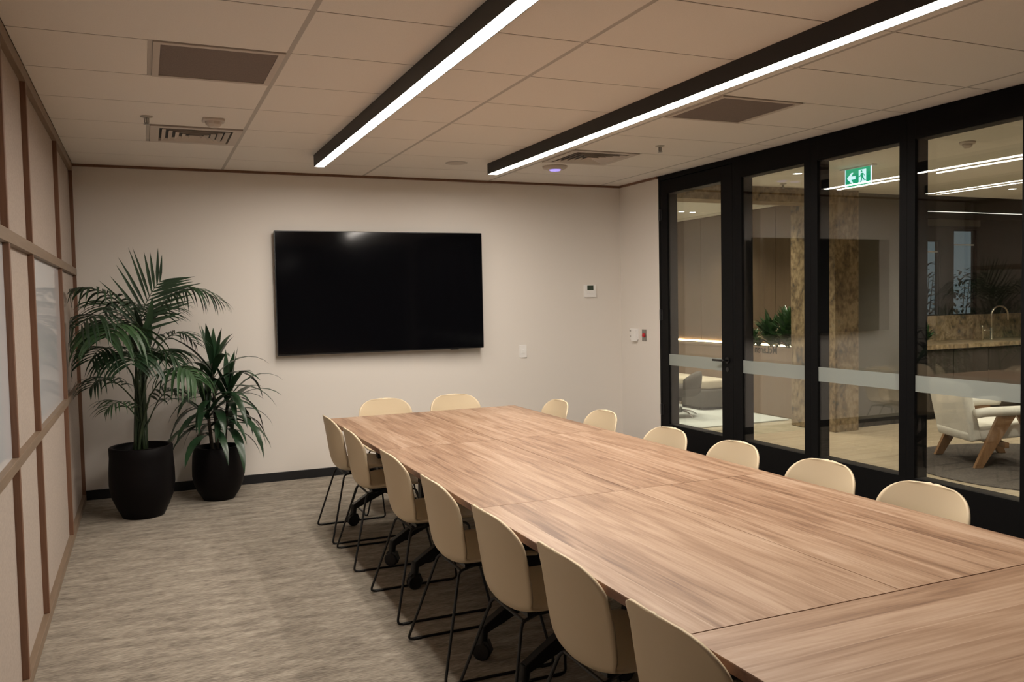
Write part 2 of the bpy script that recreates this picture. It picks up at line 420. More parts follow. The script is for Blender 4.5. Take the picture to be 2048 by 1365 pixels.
# ------------------------------------------------------------------ glazed partition
FX0, FX1 = W, W+0.115
P1, P2 = W+0.012, W+0.094
GZ0, GZ1 = 0.343, 2.524
OPEN = [(-0.858, -1.663), (-1.935, -2.655), (-2.790, -3.522), (-3.645, -4.365)]
while OPEN[-1][1] > -8.6: OPEN.append((OPEN[-1][1]-0.125, OPEN[-1][1]-0.855))
def panes(parent, ya, yb):
    for x in (P1, P2):
        box(x, x+0.006, yb-0.004, ya+0.004, GZ0-0.004, GZ1+0.004).build('glass_pane', 'glass', parent)
    b = box(P1-0.0035, P1-0.0008, yb, ya, 0.908, 1.014).build('frosted_band', 'frosted_film', parent); b['label'] = 'frosted film strip across the glass'
# door: frame around it, leaf, handle, hinges
JB = -1.820
tr = struct('trim_2', MB().box(FX0, FX1, -0.742, -0.715, 0, 2.70).box(FX0, FX1, JB-0.030, JB, 0, 2.70).box(FX0, FX1, JB-0.001, -0.741, 2.655, 2.70), 'black_frame', 'black metal frame around the glass door')
door = empty('door_1', (W, -1.28, 0)); tag(door, 'black framed double glazed door with lever handle', kind='structure')
o = Vector((W, -1.28, 0))
def dpart(mb, name, mat, **k):
    mb.v = [tuple(Vector(p)-o) for p in mb.v]; return mb.build(name, mat, door, **k)
a, b = OPEN[0]
dpart(box(FX0+0.001, FX1, a, -0.745, 0.012, 2.650), 'stile', 'black_frame', bevel=0.002)
dpart(box(FX0+0.001, FX1, JB+0.004, b, 0.012, 2.650), 'stile', 'black_frame', bevel=0.002)
dpart(box(FX0+0.001, FX1, b-0.001, a+0.001, GZ1, 2.650), 'top_rail', 'black_frame', bevel=0.002)
dpart(box(FX0+0.001, FX1, b-0.001, a+0.001, 0.012, GZ0), 'bottom_rail', 'black_frame', bevel=0.002)
for x in (P1, P2): dpart(box(x, x+0.006, b-0.004, a+0.004, GZ0-0.004, GZ1+0.004), 'glass_pane', 'glass')
dpart(box(P1-0.0035, P1-0.0008, b, a, 0.908, 1.014), 'frosted_band', 'frosted_film')['label'] = 'frosted film strip across the glass'
hd = dpart(MB().lathe([(0.0, -0.010), (0.026, -0.010), (0.026, 0.001), (0, 0.001)], 20, (W, -1.745, 1.003), 'x'), 'handle', 'black_metal', smooth=False)
lv = MB().tube(fillet([(W-0.005, -1.745, 1.003), (W-0.052, -1.745, 1.003), (W-0.055, -1.61, 1.003)], 0.015), 0.0095, 10)
lv.v = [tuple(Vector(p)-o) for p in lv.v]; lv.build('lever', 'black_metal', hd, smooth=True)
kb = MB().lathe([(0.0, -0.006), (0.020, -0.006), (0.020, 0.001), (0, 0.001)], 16, (W, -1.745, 0.925), 'x'); kb.v = [tuple(Vector(p)-o) for p in kb.v]; kb.build('lock', 'black_metal', hd)
for z in (2.332, 1.383, 0.475):
    dpart(MB().lathe([(0, -0.055), (0.009, -0.055), (0.009, 0.055), (0, 0.055)], 10, (W-0.006, -0.744, z)).box(W-0.003, W+0.001, -0.775, -0.716, z-0.05, z+0.05), 'hinge', 'black_metal')
# fixed lights
prev = JB-0.030
wnames = ['narrow glazed panel with dark mirrored lettering beside the door', 'glazed panel in front of the stone column', 'glazed panel in front of the kitchen and white armchair']
for n, (ya, yb) in enumerate(OPEN[1:], 1):
    nxt = OPEN[n+1][0] if n+1 < len(OPEN) else yb-0.13
    w = empty('window_%d' % n, (W, (ya+yb)/2, 0)); tag(w, wnames[n-1] if n <= 3 else 'glazed panel of the black framed partition further along', kind='structure')
    w0 = Vector(w.location)
    def wpart(mb, name, mat, **k):
        mb.v = [tuple(Vector(p)-w0) for p in mb.v]; return mb.build(name, mat, w, **k)
    end = (yb+nxt)/2
    wpart(box(FX0, FX1, ya, prev, 0, 2.70), 'mullion', 'black_frame', bevel=0.0015)
    wpart(box(FX0, FX1, end+0.001, yb, 0, 2.70), 'mullion', 'black_frame', bevel=0.0015)
    wpart(box(FX0, FX1, yb-0.001, ya+0.001, GZ1, 2.70), 'head_rail', 'black_frame', bevel=0.0015)
    wpart(box(FX0, FX1, yb-0.001, ya+0.001, 0, GZ0), 'sill_rail', 'black_frame', bevel=0.0015)
    for x in (P1, P2): wpart(box(x, x+0.006, yb-0.004, ya+0.004, GZ0-0.004, GZ1+0.004), 'glass_pane', 'glass')
    wpart(box(P1-0.0035, P1-0.0008, yb, ya, 0.908, 1.014), 'frosted_band', 'frosted_film')['label'] = 'frosted film strip across the glass'
    if n == 1:
        cu = bpy.data.curves.new('lettering', 'FONT'); cu.body = 'McLaren'; cu.size = 0.082; cu.extrude = 0.0004; cu.offset = 0.0009
        to = bpy.data.objects.new('tmp_text', cu); col.objects.link(to)
        dg = bpy.context.evaluated_depsgraph_get(); dg.update()
        me = bpy.data.meshes.new_from_object(to.evaluated_get(dg)); bpy.data.objects.remove(to); me.name = 'lettering'
        xs = [v.co.x for v in me.vertices]; xa, xb = min(xs), max(xs); sc = 0.268/(xb-xa)
        for v in me.vertices:
            x, y, z = v.co; v.co = Vector((P2+0.0075+z, -2.237+(x-xa)*sc, 1.078+y*sc*1.12))-w0
        me.materials.clear()
        put('lettering', me, 'lettering', w)['label'] = 'small dark room name applied to the far side of the glass'
    prev = end
struct('wall_right_end', box(FX0, FX1, YF, prev, 0, 2.9), 'wall_paint')
struct('trim_3', box(FX0, FX1, YF, 0.0, 2.7005, 2.90), 'wall_paint')

# ------------------------------------------------------------------ ceiling lamps and services
def ceiling_lamp(x0, x1, ya, label):
    t = empty('linear_ceiling_light', ((x0+x1)/2, ya, 2.61)); tag(t, label, 'ceiling light', 'linear lights on the meeting room ceiling')
    L = 5.0; w = (x1-x0)/2; th = 0.004
    h = MB().box(-w, -w+th, -L, 0, 0.0, 0.0898).box(w-th, w, -L, 0, 0.0, 0.0898).box(-w+th, w-th, -L, 0, 0.083, 0.0898)
    h.build('housing', 'lamp_housing', t)
    box(-w+th, w-th, -0.004, 0.0, 0.0, 0.083).build('end_cap', 'lamp_housing', t)
    box(-w+th, w-th, -L, -L+0.004, 0.0, 0.083).build('end_cap', 'lamp_housing', t)
    box(-w+th, w-th, -L+0.004, -0.004, 0.0015, 0.012).build('diffuser', 'lamp_diffuser', t)['label'] = 'glowing white diffuser'
ceiling_lamp(1.728, 1.806, -0.945, 'long black linear light above the chairs on the plant side')
ceiling_lamp(3.172, 3.262, -0.950, 'long black linear light nearer the glass partition')

def return_grille(xa, xb, j, label):
    y0, y1 = GY[j+1]+0.003, GY[j]-0.003; xa += 0.0108; xb -= 0.0122
    cx, cy = (xa+xb)/2, (y0+y1)/2; t = empty('return_air_grille', (cx, cy, 2.694)); tag(t, label, 'air vent', 'square return air grilles')
    a, b = (xb-xa)/2, (y1-y0)/2; f = 0.03
    MB().box(-a, a, -b, -b+f, 0, 0.02).box(-a, a, b-f, b, 0, 0.02).box(-a, -a+f, -b+f, b-f, 0, 0.02).box(a-f, a, -b+f, b-f, 0, 0.02).build('frame', 'vent_white', t)
    box(-a+f, a-f, -b+f, b-f, 0.004, 0.018).build('perforated_face', 'vent_face', t)['label'] = 'dark perforated face'
return_grille(0.548, 1.1335, 5, 'square dark return air grille in the ceiling near the left wall')
return_grille(3.563, 4.172, 5, 'square dark return air grille between lamp and glass partition')
def supply_diffuser(xa, xb, j, label):
    y0, y1 = GY[j+1]+0.003, GY[j]-0.003; xa += 0.012; xb -= 0.012
    t = empty('supply_air_diffuser', ((xa+xb)/2, (y0+y1)/2, 2.690)); tag(t, label, 'air vent', 'square louvred air diffusers')
    a = min(xb-xa, y1-y0)/2
    box(-a, a, -a, a, 0.024, 0.026).build('back_plate', 'device_slot', t)
    f = 0.055
    MB().box(-a, a, -a, -a+f, 0.004, 0.024).box(-a, a, a-f, a, 0.004, 0.024).box(-a, -a+f, -a+f, a-f, 0.004, 0.024).box(a-f, a, -a+f, a-f, 0.004, 0.024).build('frame', 'vent_white', t)
    r = a-f-0.016
    while r > 0.03:
        q = r-0.026; mb = MB()
        O = [(-r,-r),(r,-r),(r,r),(-r,r)]; I = [(-q,-q),(q,-q),(q,q),(-q,q)]
        for k in range(4):
            k2 = (k+1) % 4; mb.hexa([(*O[k],0.0),(*O[k2],0.0),(*I[k2],0.016),(*I[k],0.016)], [(*O[k],0.003),(*O[k2],0.003),(*I[k2],0.019),(*I[k],0.019)])
        mb.build('louvre_ring', 'vent_white', t); r -= 0.042
supply_diffuser(0.548, 1.1335, 2, 'square louvred air diffuser in the ceiling above the plants')
supply_diffuser(3.563, 4.172, 2, 'square louvred air diffuser beside the end of the right lamp')

def sprinkler(x, y, z, label):
    t = empty('sprinkler_head', (x, y, z)); tag(t, label, 'sprinkler', 'ceiling sprinkler heads')
    MB().lathe([(0, -0.008), (0.020, -0.008), (0.036, -0.002), (0.036, 0.0), (0, 0.0)], 20).build('escutcheon', 'device_grey', t, smooth=True)
    MB().lathe([(0, -0.042), (0.007, -0.042), (0.007, -0.006), (0, -0.006)], 10).tube([(0.012, 0, -0.01), (0.012, 0, -0.036), (0, 0, -0.045)], 0.003, 6).tube([(-0.012, 0, -0.01), (-0.012, 0, -0.036), (0, 0, -0.045)], 0.003, 6).build('frame_arms', 'steel', t)
    MB().lathe([(0, -0.050), (0.018, -0.048), (0.018, -0.045), (0, -0.045)], 16).build('deflector', 'steel', t)
sprinkler(0.538, -1.992, 2.70, 'small sprinkler head on the ceiling near the left wall')
sprinkler(4.124, -2.101, 2.70, 'small sprinkler head on the ceiling near the glass partition')
t = empty('motion_sensor', (0.917, -2.03, 2.70)); tag(t, 'squat white ceiling sensor above the palm', 'sensor')
MB().prism(rrect(-0.065, 0.065, -0.055, 0.055, 0.02), lambda u, v, w: (u, v, w), -0.016, 0.0).build('base', 'vent_white', t, bevel=0.003)
MB().lathe([(0, -0.050), (0.030, -0.048), (0.046, -0.034), (0.050, -0.016), (0, -0.016)], 8).build('lens', 'vent_white', t)
t = empty('ceiling_speaker', (2.91, -0.914, 2.70)); tag(t, 'flat round ceiling speaker cover between the two lamps', 'speaker')
MB().lathe([(0, -0.004), (0.088, -0.004), (0.094, -0.001), (0.094, 0.0), (0, 0.0)], 28).build('rim', 'ceiling_tee', t, smooth=True)
MB().lathe([(0, -0.007), (0.070, -0.006), (0.080, -0.0041), (0, -0.0041)], 28).build('mesh_cover', 'vent_white', t)
t = empty('wireless_access_point', (3.789, -0.984, 2.70)); tag(t, 'round white ceiling device with a purple status light', 'access point')
MB().lathe([(0, -0.030), (0.07, -0.030), (0.100, -0.018), (0.108, -0.006), (0.108, 0.0), (0, 0.0)], 32).build('body', 'vent_white', t, smooth=True)
MB().lathe([(0, -0.040), (0.042, -0.039), (0.052, -0.0301), (0, -0.0301)], 24).build('status_light', 'status_purple', t, smooth=True)['label'] = 'glowing purple light'

# ------------------------------------------------------------------ things on the walls
t = empty('television', (2.484, -0.040, 1.647), -0.0216); tag(t, 'large black wall mounted flat screen television', 'television')
w, h = 0.952, 0.542
MB().prism(rrect(-w, w, -h, h, 0.006, 2), lambda u, v, q: (u, q, v), -0.060, -0.028).build('casing', 'bezel', t, bevel=0.002)
box(-w+0.007, w-0.007, -0.0615, -0.0602, -h+0.012, h-0.007).build('screen', 'screen_black', t)['label'] = 'switched off glossy black screen'
box(-0.55, 0.55, -0.028, 0.010, -0.38, 0.25).build('rear_housing', 'bezel', t, bevel=0.01)
box(-0.25, 0.25, 0.010, 0.022, -0.2, 0.2).build('wall_bracket', 'black_metal', t)
box(0.62, 0.70, -0.062, -0.050, -h-0.006, -h).build('logo_bar', 'bezel', t)

t = empty('thermostat', (4.650, 0.0, 1.628)); tag(t, 'white square thermostat with small dark display', 'thermostat')
MB().prism(rrect(-0.066, 0.066, -0.063, 0.063, 0.008), lambda u, v, q: (u, q, v), -0.022, 0.0).build('body', 'white_plastic', t, bevel=0.003)
box(-0.036, 0.034, -0.0235, -0.0215, 0.010, 0.056).build('display', 'lcd', t)
for k in range(3): box(-0.036+k*0.026, -0.018+k*0.026, -0.0245, -0.0215, -0.030, -0.018).build('button', 'white_plastic', t, bevel=0.001)
t = empty('wall_switch', (3.893, 0.0, 1.045)); tag(t, 'white rectangular switch plate to the right of the screen', 'switch')
MB().prism(rrect(-0.038, 0.038, -0.062, 0.062, 0.006), lambda u, v, q: (u, q, v), -0.011, 0.0).build('plate', 'white_plastic', t, bevel=0.002)
box(-0.016, 0.016, -0.016, -0.0105, -0.018, 0.018).build('rocker', 'white_plastic', t, bevel=0.002)
box(0.010, 0.014, -0.0120, -0.0105, -0.030, -0.026).build('indicator', 'device_grey', t)
t = empty('card_reader', (W, -0.262, 1.180)); tag(t, 'white switch and card holder box on the narrow wall', 'switch')
MB().prism(rrect(-0.075, 0.075, -0.050, 0.060, 0.006), lambda u, v, q: (q, u, v), -0.012, 0.0).build('plate', 'white_plastic', t, bevel=0.002)
box(-0.024, -0.011, 0.025, 0.062, 0.030, 0.045).build('slot', 'device_grey', t)
box(-0.022, -0.011, 0.028, 0.058, -0.022, -0.012).build('slot', 'device_grey', t)
box(-0.040, -0.011, -0.070, 0.010, -0.066, 0.050).build('card_holder', 'white_plastic', t, bevel=0.004)
t = empty('door_release', (W, -0.443, 1.178)); tag(t, 'small steel plate with red emergency button next to the door', 'button')
box(-0.006, 0.0, -0.036, 0.036, -0.058, 0.058).build('plate', 'steel', t, bevel=0.001)
MB().lathe([(0, -0.020), (0.018, -0.019), (0.021, -0.013), (0.021, -0.005), (0, -0.005)], 20, (0, 0, 0), 'x').build('push_button', 'red_button', t, smooth=True)

# ------------------------------------------------------------------ conference tables
TT = 0.74
def table_meshes(L, Wd):
    M = {}
    M['top'] = box(-L/2+0.0015, L/2-0.0015, -Wd/2+0.0015, Wd/2-0.0015, TT-0.003, TT).mesh('tabletop')
    M['edge'] = box(-L/2+0.0008, L/2-0.0008, -Wd/2+0.0008, Wd/2-0.0008, TT-0.027, TT-0.003).mesh('edge_band')
    return M
LEG = MB()
LEG.box(-0.030, 0.030, -0.045, 0.045, 0.21, 0.690)
for s in (-1, 1):
    LEG.hexa([(-0.022, 0.0, 0.215), (0.022, 0.0, 0.215), (0.022, s*0.215, 0.115), (-0.022, s*0.215, 0.115)], [(-0.022, 0.0, 0.290), (0.022, 0.0, 0.290), (0.022, s*0.225, 0.150), (-0.022, s*0.225, 0.150)])
    LEG.tube([(0, s*0.215, 0.150), (0, s*0.225, 0.070)], 0.022, 12)
LEG.box(-0.05, 0.05, -0.24, 0.24, 0.690, 0.712)
LEG_ME = LEG.mesh('leg', bevel=0.004)
CAS = MB()
CAS.lathe([(0, -0.024), (0.034, -0.024), (0.040, -0.018), (0.040, -0.006), (0.030, -0.003), (0.030, 0.003), (0.040, 0.006), (0.040, 0.018), (0.034, 0.024), (0, 0.024)], 20, (0.0, 0, 0.0405), 'y')
CAS.tube([(0, 0, 0.05), (0, 0, 0.10)], 0.008, 8)
CAS.prism([(-0.045, 0.04), (-0.03, 0.085), (0.015, 0.092), (0.03, 0.075), (0.0, 0.065), (-0.025, 0.04)], lambda u, v, q: (u, q, v), -0.018, 0.018)
CAS_ME = CAS.mesh('castor')
BAR_ME = {}
def table(cx, cy, rz, L, Wd, legx, label):
    t = empty('meeting_table', (cx, cy, 0), rz); tag(t, label, 'table', 'wood topped table modules pushed together')
    M = table_meshes(L, Wd)
    put('tabletop', M['top'], 'table_wood', t); put('edge_band', M['edge'], 'table_edge', t)
    for k, x in enumerate(legx):
        lg = put('leg', LEG_ME, 'black_metal', t, loc=(x, 0, 0))
        for s in (-1, 1):
            put('castor', CAS_ME, 'black_plastic', lg, loc=(0, s*0.225, 0), rot=(0, 0, 0.5+k*0.7+s*0.4))
    box(legx[0]+0.031, legx[1]-0.031, -0.02, 0.02, 0.60, 0.64).build('crossbar', 'black_metal', t)
    return t
TX = [1.6437, 2.3366, 3.0733]; TY = [-1.642, -3.069, -4.546, -5.937]
rows = ['at the screen end', 'in the middle row', 'in the row before the crosswise table']
for j in range(3):
    for i in range(2):
        L = TY[j]-TY[j+1]; Wd = TX[i+1]-TX[i]
        c = (TY[j]+TY[j+1])/2
        table((TX[i]+TX[i+1])/2, c, PI/2, L, Wd, (-0.50+0.06, 0.50+0.06), 'wood topped table module %s, %s' % (rows[j], 'plant side' if i == 0 else 'glass side'))
table((TX[0]+TX[2])/2-0.004, TY[3]-0.360, 0.0, TX[2]-TX[0]+0.006, 0.716, (-0.48, 0.48), 'wood topped table module set crosswise at the near end')

# ------------------------------------------------------------------ chairs
def shell_mesh():
    prof = [(-0.226, 0.802), (-0.220, 0.75), (-0.209, 0.68), (-0.197, 0.60), (-0.186, 0.53), (-0.172, 0.478), (-0.145, 0.446), (-0.100, 0.434), (-0.03, 0.432), (0.07, 0.438), (0.15, 0.447), (0.205, 0.448), (0.240, 0.436)]
    P = [Vector((x, 0, z)) for x, z in prof]
    for _ in range(2):   # corner cutting keeps the profile smooth
        Q = [P[0]]
        for a, b in zip(P[:-1], P[1:]): Q += [a.lerp(b, 0.25), a.lerp(b, 0.75)]
        Q.append(P[-1]); P = Q
    S = [0.0]
    for a, b in zip(P[:-1], P[1:]): S.append(S[-1]+(b-a).length)
    T = S[-1]
    def ev(s):
        for i in range(len(S)-1):
            if s <= S[i+1] or i == len(S)-2:
                t = (s-S[i])/(S[i+1]-S[i]); p = P[i].lerp(P[i+1], t); d = (P[min(i+2, len(P)-1)]-P[max(i-1, 0)]).normalized(); return p, d
    NV, NU = 46, 20; mb = MB()
    for i in range(NV+1):
        q = i/NV
        s = T*(0.5-0.5*math.cos(PI*q))*0.55 + T*q*0.45
        p, d = ev(s)
        N = Vector((-d.z, 0, d.x)); N = -N if N.dot(Vector((0.5, 0, 1))) < 0 else N
        back = max(0.0, min(1.0, (p.z-0.44)/0.10))
        hw = 0.199 + 0.016*math.sin(PI*min(1, s/0.4))
        if s > 0.30: hw = 0.220 - 0.030*math.exp(-((s-0.40)/0.09)**2) + 0.012*max(0, min(1, (s-0.5)/0.2))
        a, n = 0.150, 3.0
        if s < a: hw *= max(0.0, 1-(1-s/a)**n)**(1/n)
        e = T-s; a2 = 0.13
        if e < a2: hw *= max(0.0, 1-(1-e/a2)**2.4)**(1/2.4)
        hw = max(hw, 0.012)
        c = 0.058*back + 0.052*(1-back)
        if e < 0.25: c *= 0.25+0.75*e/0.25
        if s < 0.1: c *= 0.75+0.25*s/0.1
        for k in range(NU+1):
            u = -1+2*k/NU; u = math.sin(u*PI/2)*0.35+u*0.65
            y = u*hw; off = c*(abs(y)/0.215)**2.2
            v = p + N*off; mb.v.append((v.x, y, v.z))
    for i in range(NV):
        for k in range(NU):
            a = i*(NU+1)+k; mb.f.append((a, a+1, a+NU+2, a+NU+1))
    return mb.mesh('seat_shell', smooth=True)
SHELL_ME = shell_mesh()
SHELL_ME.materials.append(MATS['chair_shell'])
def sled_mesh(s):
    pts = [(-0.02, s*0.07, 0.420), (-0.135, s*0.135, 0.420), (-0.250, s*0.260, 0.0065), (0.238, s*0.260, 0.0065), (0.165, s*0.140, 0.424), (0.02, s*0.07, 0.420)]
    return MB().tube(fillet(pts, 0.024, 5), 0.0062, 8).mesh('sled_leg', smooth=True)
SLED_ME = {s: sled_mesh(s) for s in (-1, 1)}
GLIDE_ME = MB().box(-0.02, 0.02, -0.009, 0.009, 0.0, 0.010).mesh('glide', bevel=0.002)
XB_ME = MB().tube([(-0.125, -0.125, 0.4205), (-0.125, 0.125, 0.4205)], 0.0062, 8).tube([(0.14, -0.125, 0.4235), (0.14, 0.125, 0.4235)], 0.0062, 8).box(-0.09, 0.09, -0.085, 0.085, 0.412, 0.428).mesh('cross_bar')
def chair(x, y, rz, label, group):
    t = empty('meeting_chair', (x, y, 0), rz); tag(t, label, 'chair', group)
    sh = put('seat_shell', SHELL_ME, None, t)
    sm = sh.modifiers.new('thickness', 'SOLIDIFY'); sm.thickness = 0.009; sm.offset = 0.0
    for s in (-1, 1):
        lg = put('sled_leg', SLED_ME[s], 'black_metal', t)
        for gx in (-0.205, 0.195): put('glide', GLIDE_ME, 'black_plastic', lg, loc=(gx, s*0.260, 0.0))
    put('cross_bar', XB_ME, 'black_metal', t)
    return t
ORD = ['nearest the screen wall', 'second from the screen wall', 'third from the screen wall', 'fourth from the screen wall', 'fifth from the screen wall', 'sixth from the screen wall', 'seventh from the screen wall']
for i, (y, dx, a) in enumerate([(-1.945, 0.0, 0.0), (-2.570, 0.0, -0.02), (-3.455, 0.0, 0.0), (-4.170, -0.005, 0.0), (-4.795, 0.0, 0.01), (-5.345, 0.012, 0.0), (-5.915, -0.003, 0.0)]):
    chair(1.787+dx, y, a, 'cream plastic chair on the plant side of the table, '+ORD[i], 'chairs along the plant side of the table')
for i, (y, dx) in enumerate([(-1.990, 0.065), (-2.690, 0.057), (-3.55, -0.008), (-4.11, 0.023), (-4.705, 0.037), (-5.255, 0.033)]):
    chair(3.015+dx, y, PI+0.02*((i % 3)-1), 'cream plastic chair on the glass side of the table, '+ORD[i], 'chairs along the glass side of the table')
chair(2.175, -1.362, -PI/2, 'cream plastic chair at the screen end of the table, left of the two', 'chairs at the end of the table')
chair(2.745, -1.382, -PI/2, 'cream plastic chair at the screen end of the table, right of the two', 'chairs at the end of the table')

# ------------------------------------------------------------------ plants in the corner
def pot(t, R, rb, h, rim):
    MB().lathe([(0, 0.0), (rb*0.96, 0.0), (rb, 0.012), (R*0.80, h*0.15), (R*0.93, h*0.29), (R, h*0.46), (R*0.995, h*0.65), (R*0.965, h*0.85), (rim, h*0.985), (rim-0.006, h), (rim-0.022, h), (rim-0.027, h-0.012), (rim-0.03, h-0.07), (0, h-0.07)], 44).build('pot', 'pot_black', t, smooth=True)['label'] = 'black rounded pot'
    MB().lathe([(0, h-0.045), (rim*0.5, h-0.047), (rim-0.031, h-0.055), (rim-0.031, h-0.068), (0, h-0.068)], 30).build('soil', 'soil', t)
PX, PY = 0.425, -0.765
palm = empty('potted_palm', (PX, PY, 0)); tag(palm, 'tall feathery palm in a black pot beside the left wall', 'potted plant')
pot(palm, 0.228, 0.150, 0.525, 0.222)
PO = Vector((PX, PY, 0))
def bez(a, b, c, t): return (1-t)**2*a + 2*t*(1-t)*b + t*t*c
def frond(p0, p1, p2, nl, ll, droop, mat='palm_leaf', ref=(0, 0, 1), fwd=0.75, wid=0.024, t0=0.28, stem_to=None):
    p0, p1, p2 = [Vector(p)-PO for p in (p0, p1, p2)]
    # control point so the curve passes p1 at mid-length
    c = 2*p1 - 0.5*(p0+p2)
    mb = MB(); pts = [bez(p0, c, p2, k/14) for k in range(15)]
    st = MB().tube(pts, 0.0055, 6, r_end=0.0015)
    ref = Vector(ref)
    for k in range(nl):
        t = t0+(1-t0)*k/(nl-1)
        p = bez(p0, c, p2, t); d = (bez(p0, c, p2, min(1, t+0.02))-bez(p0, c, p2, t-0.02)).normalized()
        side = d.cross(ref)
        if side.length < 0.05: side = d.cross(Vector((0, 1, 0.2)))
        side.normalize(); up = side.cross(d).normalized()
        f = (k/(nl-1)); l = ll*(0.55+0.45*math.sin(PI*(0.15+0.62*f)))*(1.0-0.45*f*f)*random.uniform(0.88, 1.08)
        ff = fwd*(0.75+0.9*f)
        for s in (-1, 1):
            dr = (side*s + d*ff + up*0.28 + Vector((random.uniform(-.06, .06), random.uniform(-.06, .06), random.uniform(-.06, .06)))).normalized()
            mb.leaf(p, dr, up, l, wid*random.uniform(0.85, 1.1), droop*random.uniform(0.8, 1.25), 6, 0.3, 0.3, 0.25)
    for m_ in (mb, st):   # leaves bend along the walls instead of passing through
        m_.v = [(max(x, 0.006-PX+0.004*random.random()), min(y, -0.010-PY), z) for x, y, z in m_.v]
    fr = st.build('frond', 'stem_green', palm, smooth=True)
    mb.build('leaflets', mat, fr, smooth=True)
    # stalk from the soil up to the frond
    base = Vector((random.uniform(-0.05, 0.05), random.uniform(-0.05, 0.05), 0.472)) if stem_to is None else Vector(stem_to)
    mid = base.lerp(p0, 0.5); mid.x = (base.x*0.7+p0.x*0.3); mid.y = (base.y*0.7+p0.y*0.3)
    MB().tube([bez(base, mid, p0, k/8) for k in range(9)], 0.0115, 8, r_end=0.0065).build('stalk', 'stem_green', palm, smooth=True)
frond((0.422, -0.75, 1.30), (0.490, -0.72, 1.56), (0.600, -0.70, 1.74), 12, 0.46, 0.45, ref=(0.15, -1, 0.2), fwd=0.85, t0=0.10, wid=0.024)
frond((0.484, -0.72, 1.34), (0.720, -0.68, 1.66), (1.010, -0.64, 1.60), 16, 0.46, 5.2, fwd=0.40, wid=0.019)
frond((0.450, -0.80, 1.40), (0.260, -0.90, 1.64), (0.055, -0.98, 1.68), 12, 0.42, 5.4, fwd=0.45, wid=0.021)
frond((0.425, -0.80, 1.22), (0.240, -1.02, 1.48), (0.090, -1.16, 1.44), 15, 0.52, 5.6, fwd=0.35, wid=0.020)
frond((0.416, -0.88, 1.15), (0.310, -1.10, 1.42), (0.235, -1.28, 1.36), 12, 0.54, 6.5, mat='palm_young', fwd=0.35, wid=0.036)
frond((0.505, -0.70, 1.15), (0.680, -0.62, 1.34), (0.830, -0.56, 1.27), 12, 0.34, 4.8, fwd=0.45, wid=0.018)
frond((0.397, -0.82, 0.86), (0.240, -0.94, 1.04), (0.120, -1.03, 1.00), 12, 0.32, 5.6, fwd=0.45, wid=0.019)
frond((0.426, -0.82, 0.70), (0.315, -0.90, 0.86), (0.215, -0.96, 0.83), 11, 0.28, 5.6, mat='palm_young', fwd=0.45, wid=0.017)
frond((0.500, -0.86, 0.90), (0.680, -0.98, 1.10), (0.805, -1.06, 1.03), 13, 0.46, 7.0, mat='palm_young', fwd=0.35, wid=0.030)
frond((0.493, -0.76, 0.72), (0.600, -0.72, 0.90), (0.690, -0.68, 0.88), 11, 0.28, 5.0, fwd=0.45, wid=0.018)
frond((0.470, -0.66, 1.25), (0.540, -0.40, 1.52), (0.600, -0.22, 1.50), 13, 0.38, 3.8, fwd=0.5, wid=0.020)
frond((0.440, -0.70, 1.00), (0.560, -0.52, 1.20), (0.640, -0.36, 1.16), 12, 0.34, 4.8, fwd=0.45, wid=0.021)
frond((0.430, -0.84, 1.02), (0.400, -1.00, 1.22), (0.385, -1.16, 1.16), 12, 0.46, 6.2, fwd=0.4, wid=0.028)
frond((0.410, -0.74, 1.32), (0.300, -0.60, 1.56), (0.200, -0.48, 1.54), 12, 0.36, 4.2, fwd=0.5, wid=0.021)
frond((0.390, -0.84, 1.05), (0.250, -0.98, 1.26), (0.140, -1.10, 1.20), 13, 0.44, 5.6, fwd=0.4, wid=0.021)
frond((0.480, -0.80, 1.02), (0.600, -0.86, 1.20), (0.700, -0.90, 1.14), 12, 0.38, 6.0, fwd=0.4, wid=0.022)
for p, q, l in (((0.03, 0.02), (0.075, 0.045, 1.40), 0.30), ((-0.01, -0.02), (0.02, -0.02, 1.25), 0.28)):
    mb = MB()   # folded young blades around the crown
    for k in range(5):
        a = 1.3*k; mb.leaf((q[0]*0.9, q[1]*0.9, q[2]-0.25+0.05*k), (math.cos(a)*0.35, math.sin(a)*0.35, 1), (math.cos(a), math.sin(a), 0.2), l, 0.06, 0.9, 6, 0.3, 0.4)
    mb.build('crown_blades', 'palm_leaf', palm, smooth=True)
    MB().tube([(*p, 0.472), (p[0]*0.8, p[1], 0.8), (q[0]*0.8, q[1]*0.8, q[2]-0.2)], 0.017, 10, r_end=0.010).build('trunk', 'stem_green', palm, smooth=True)

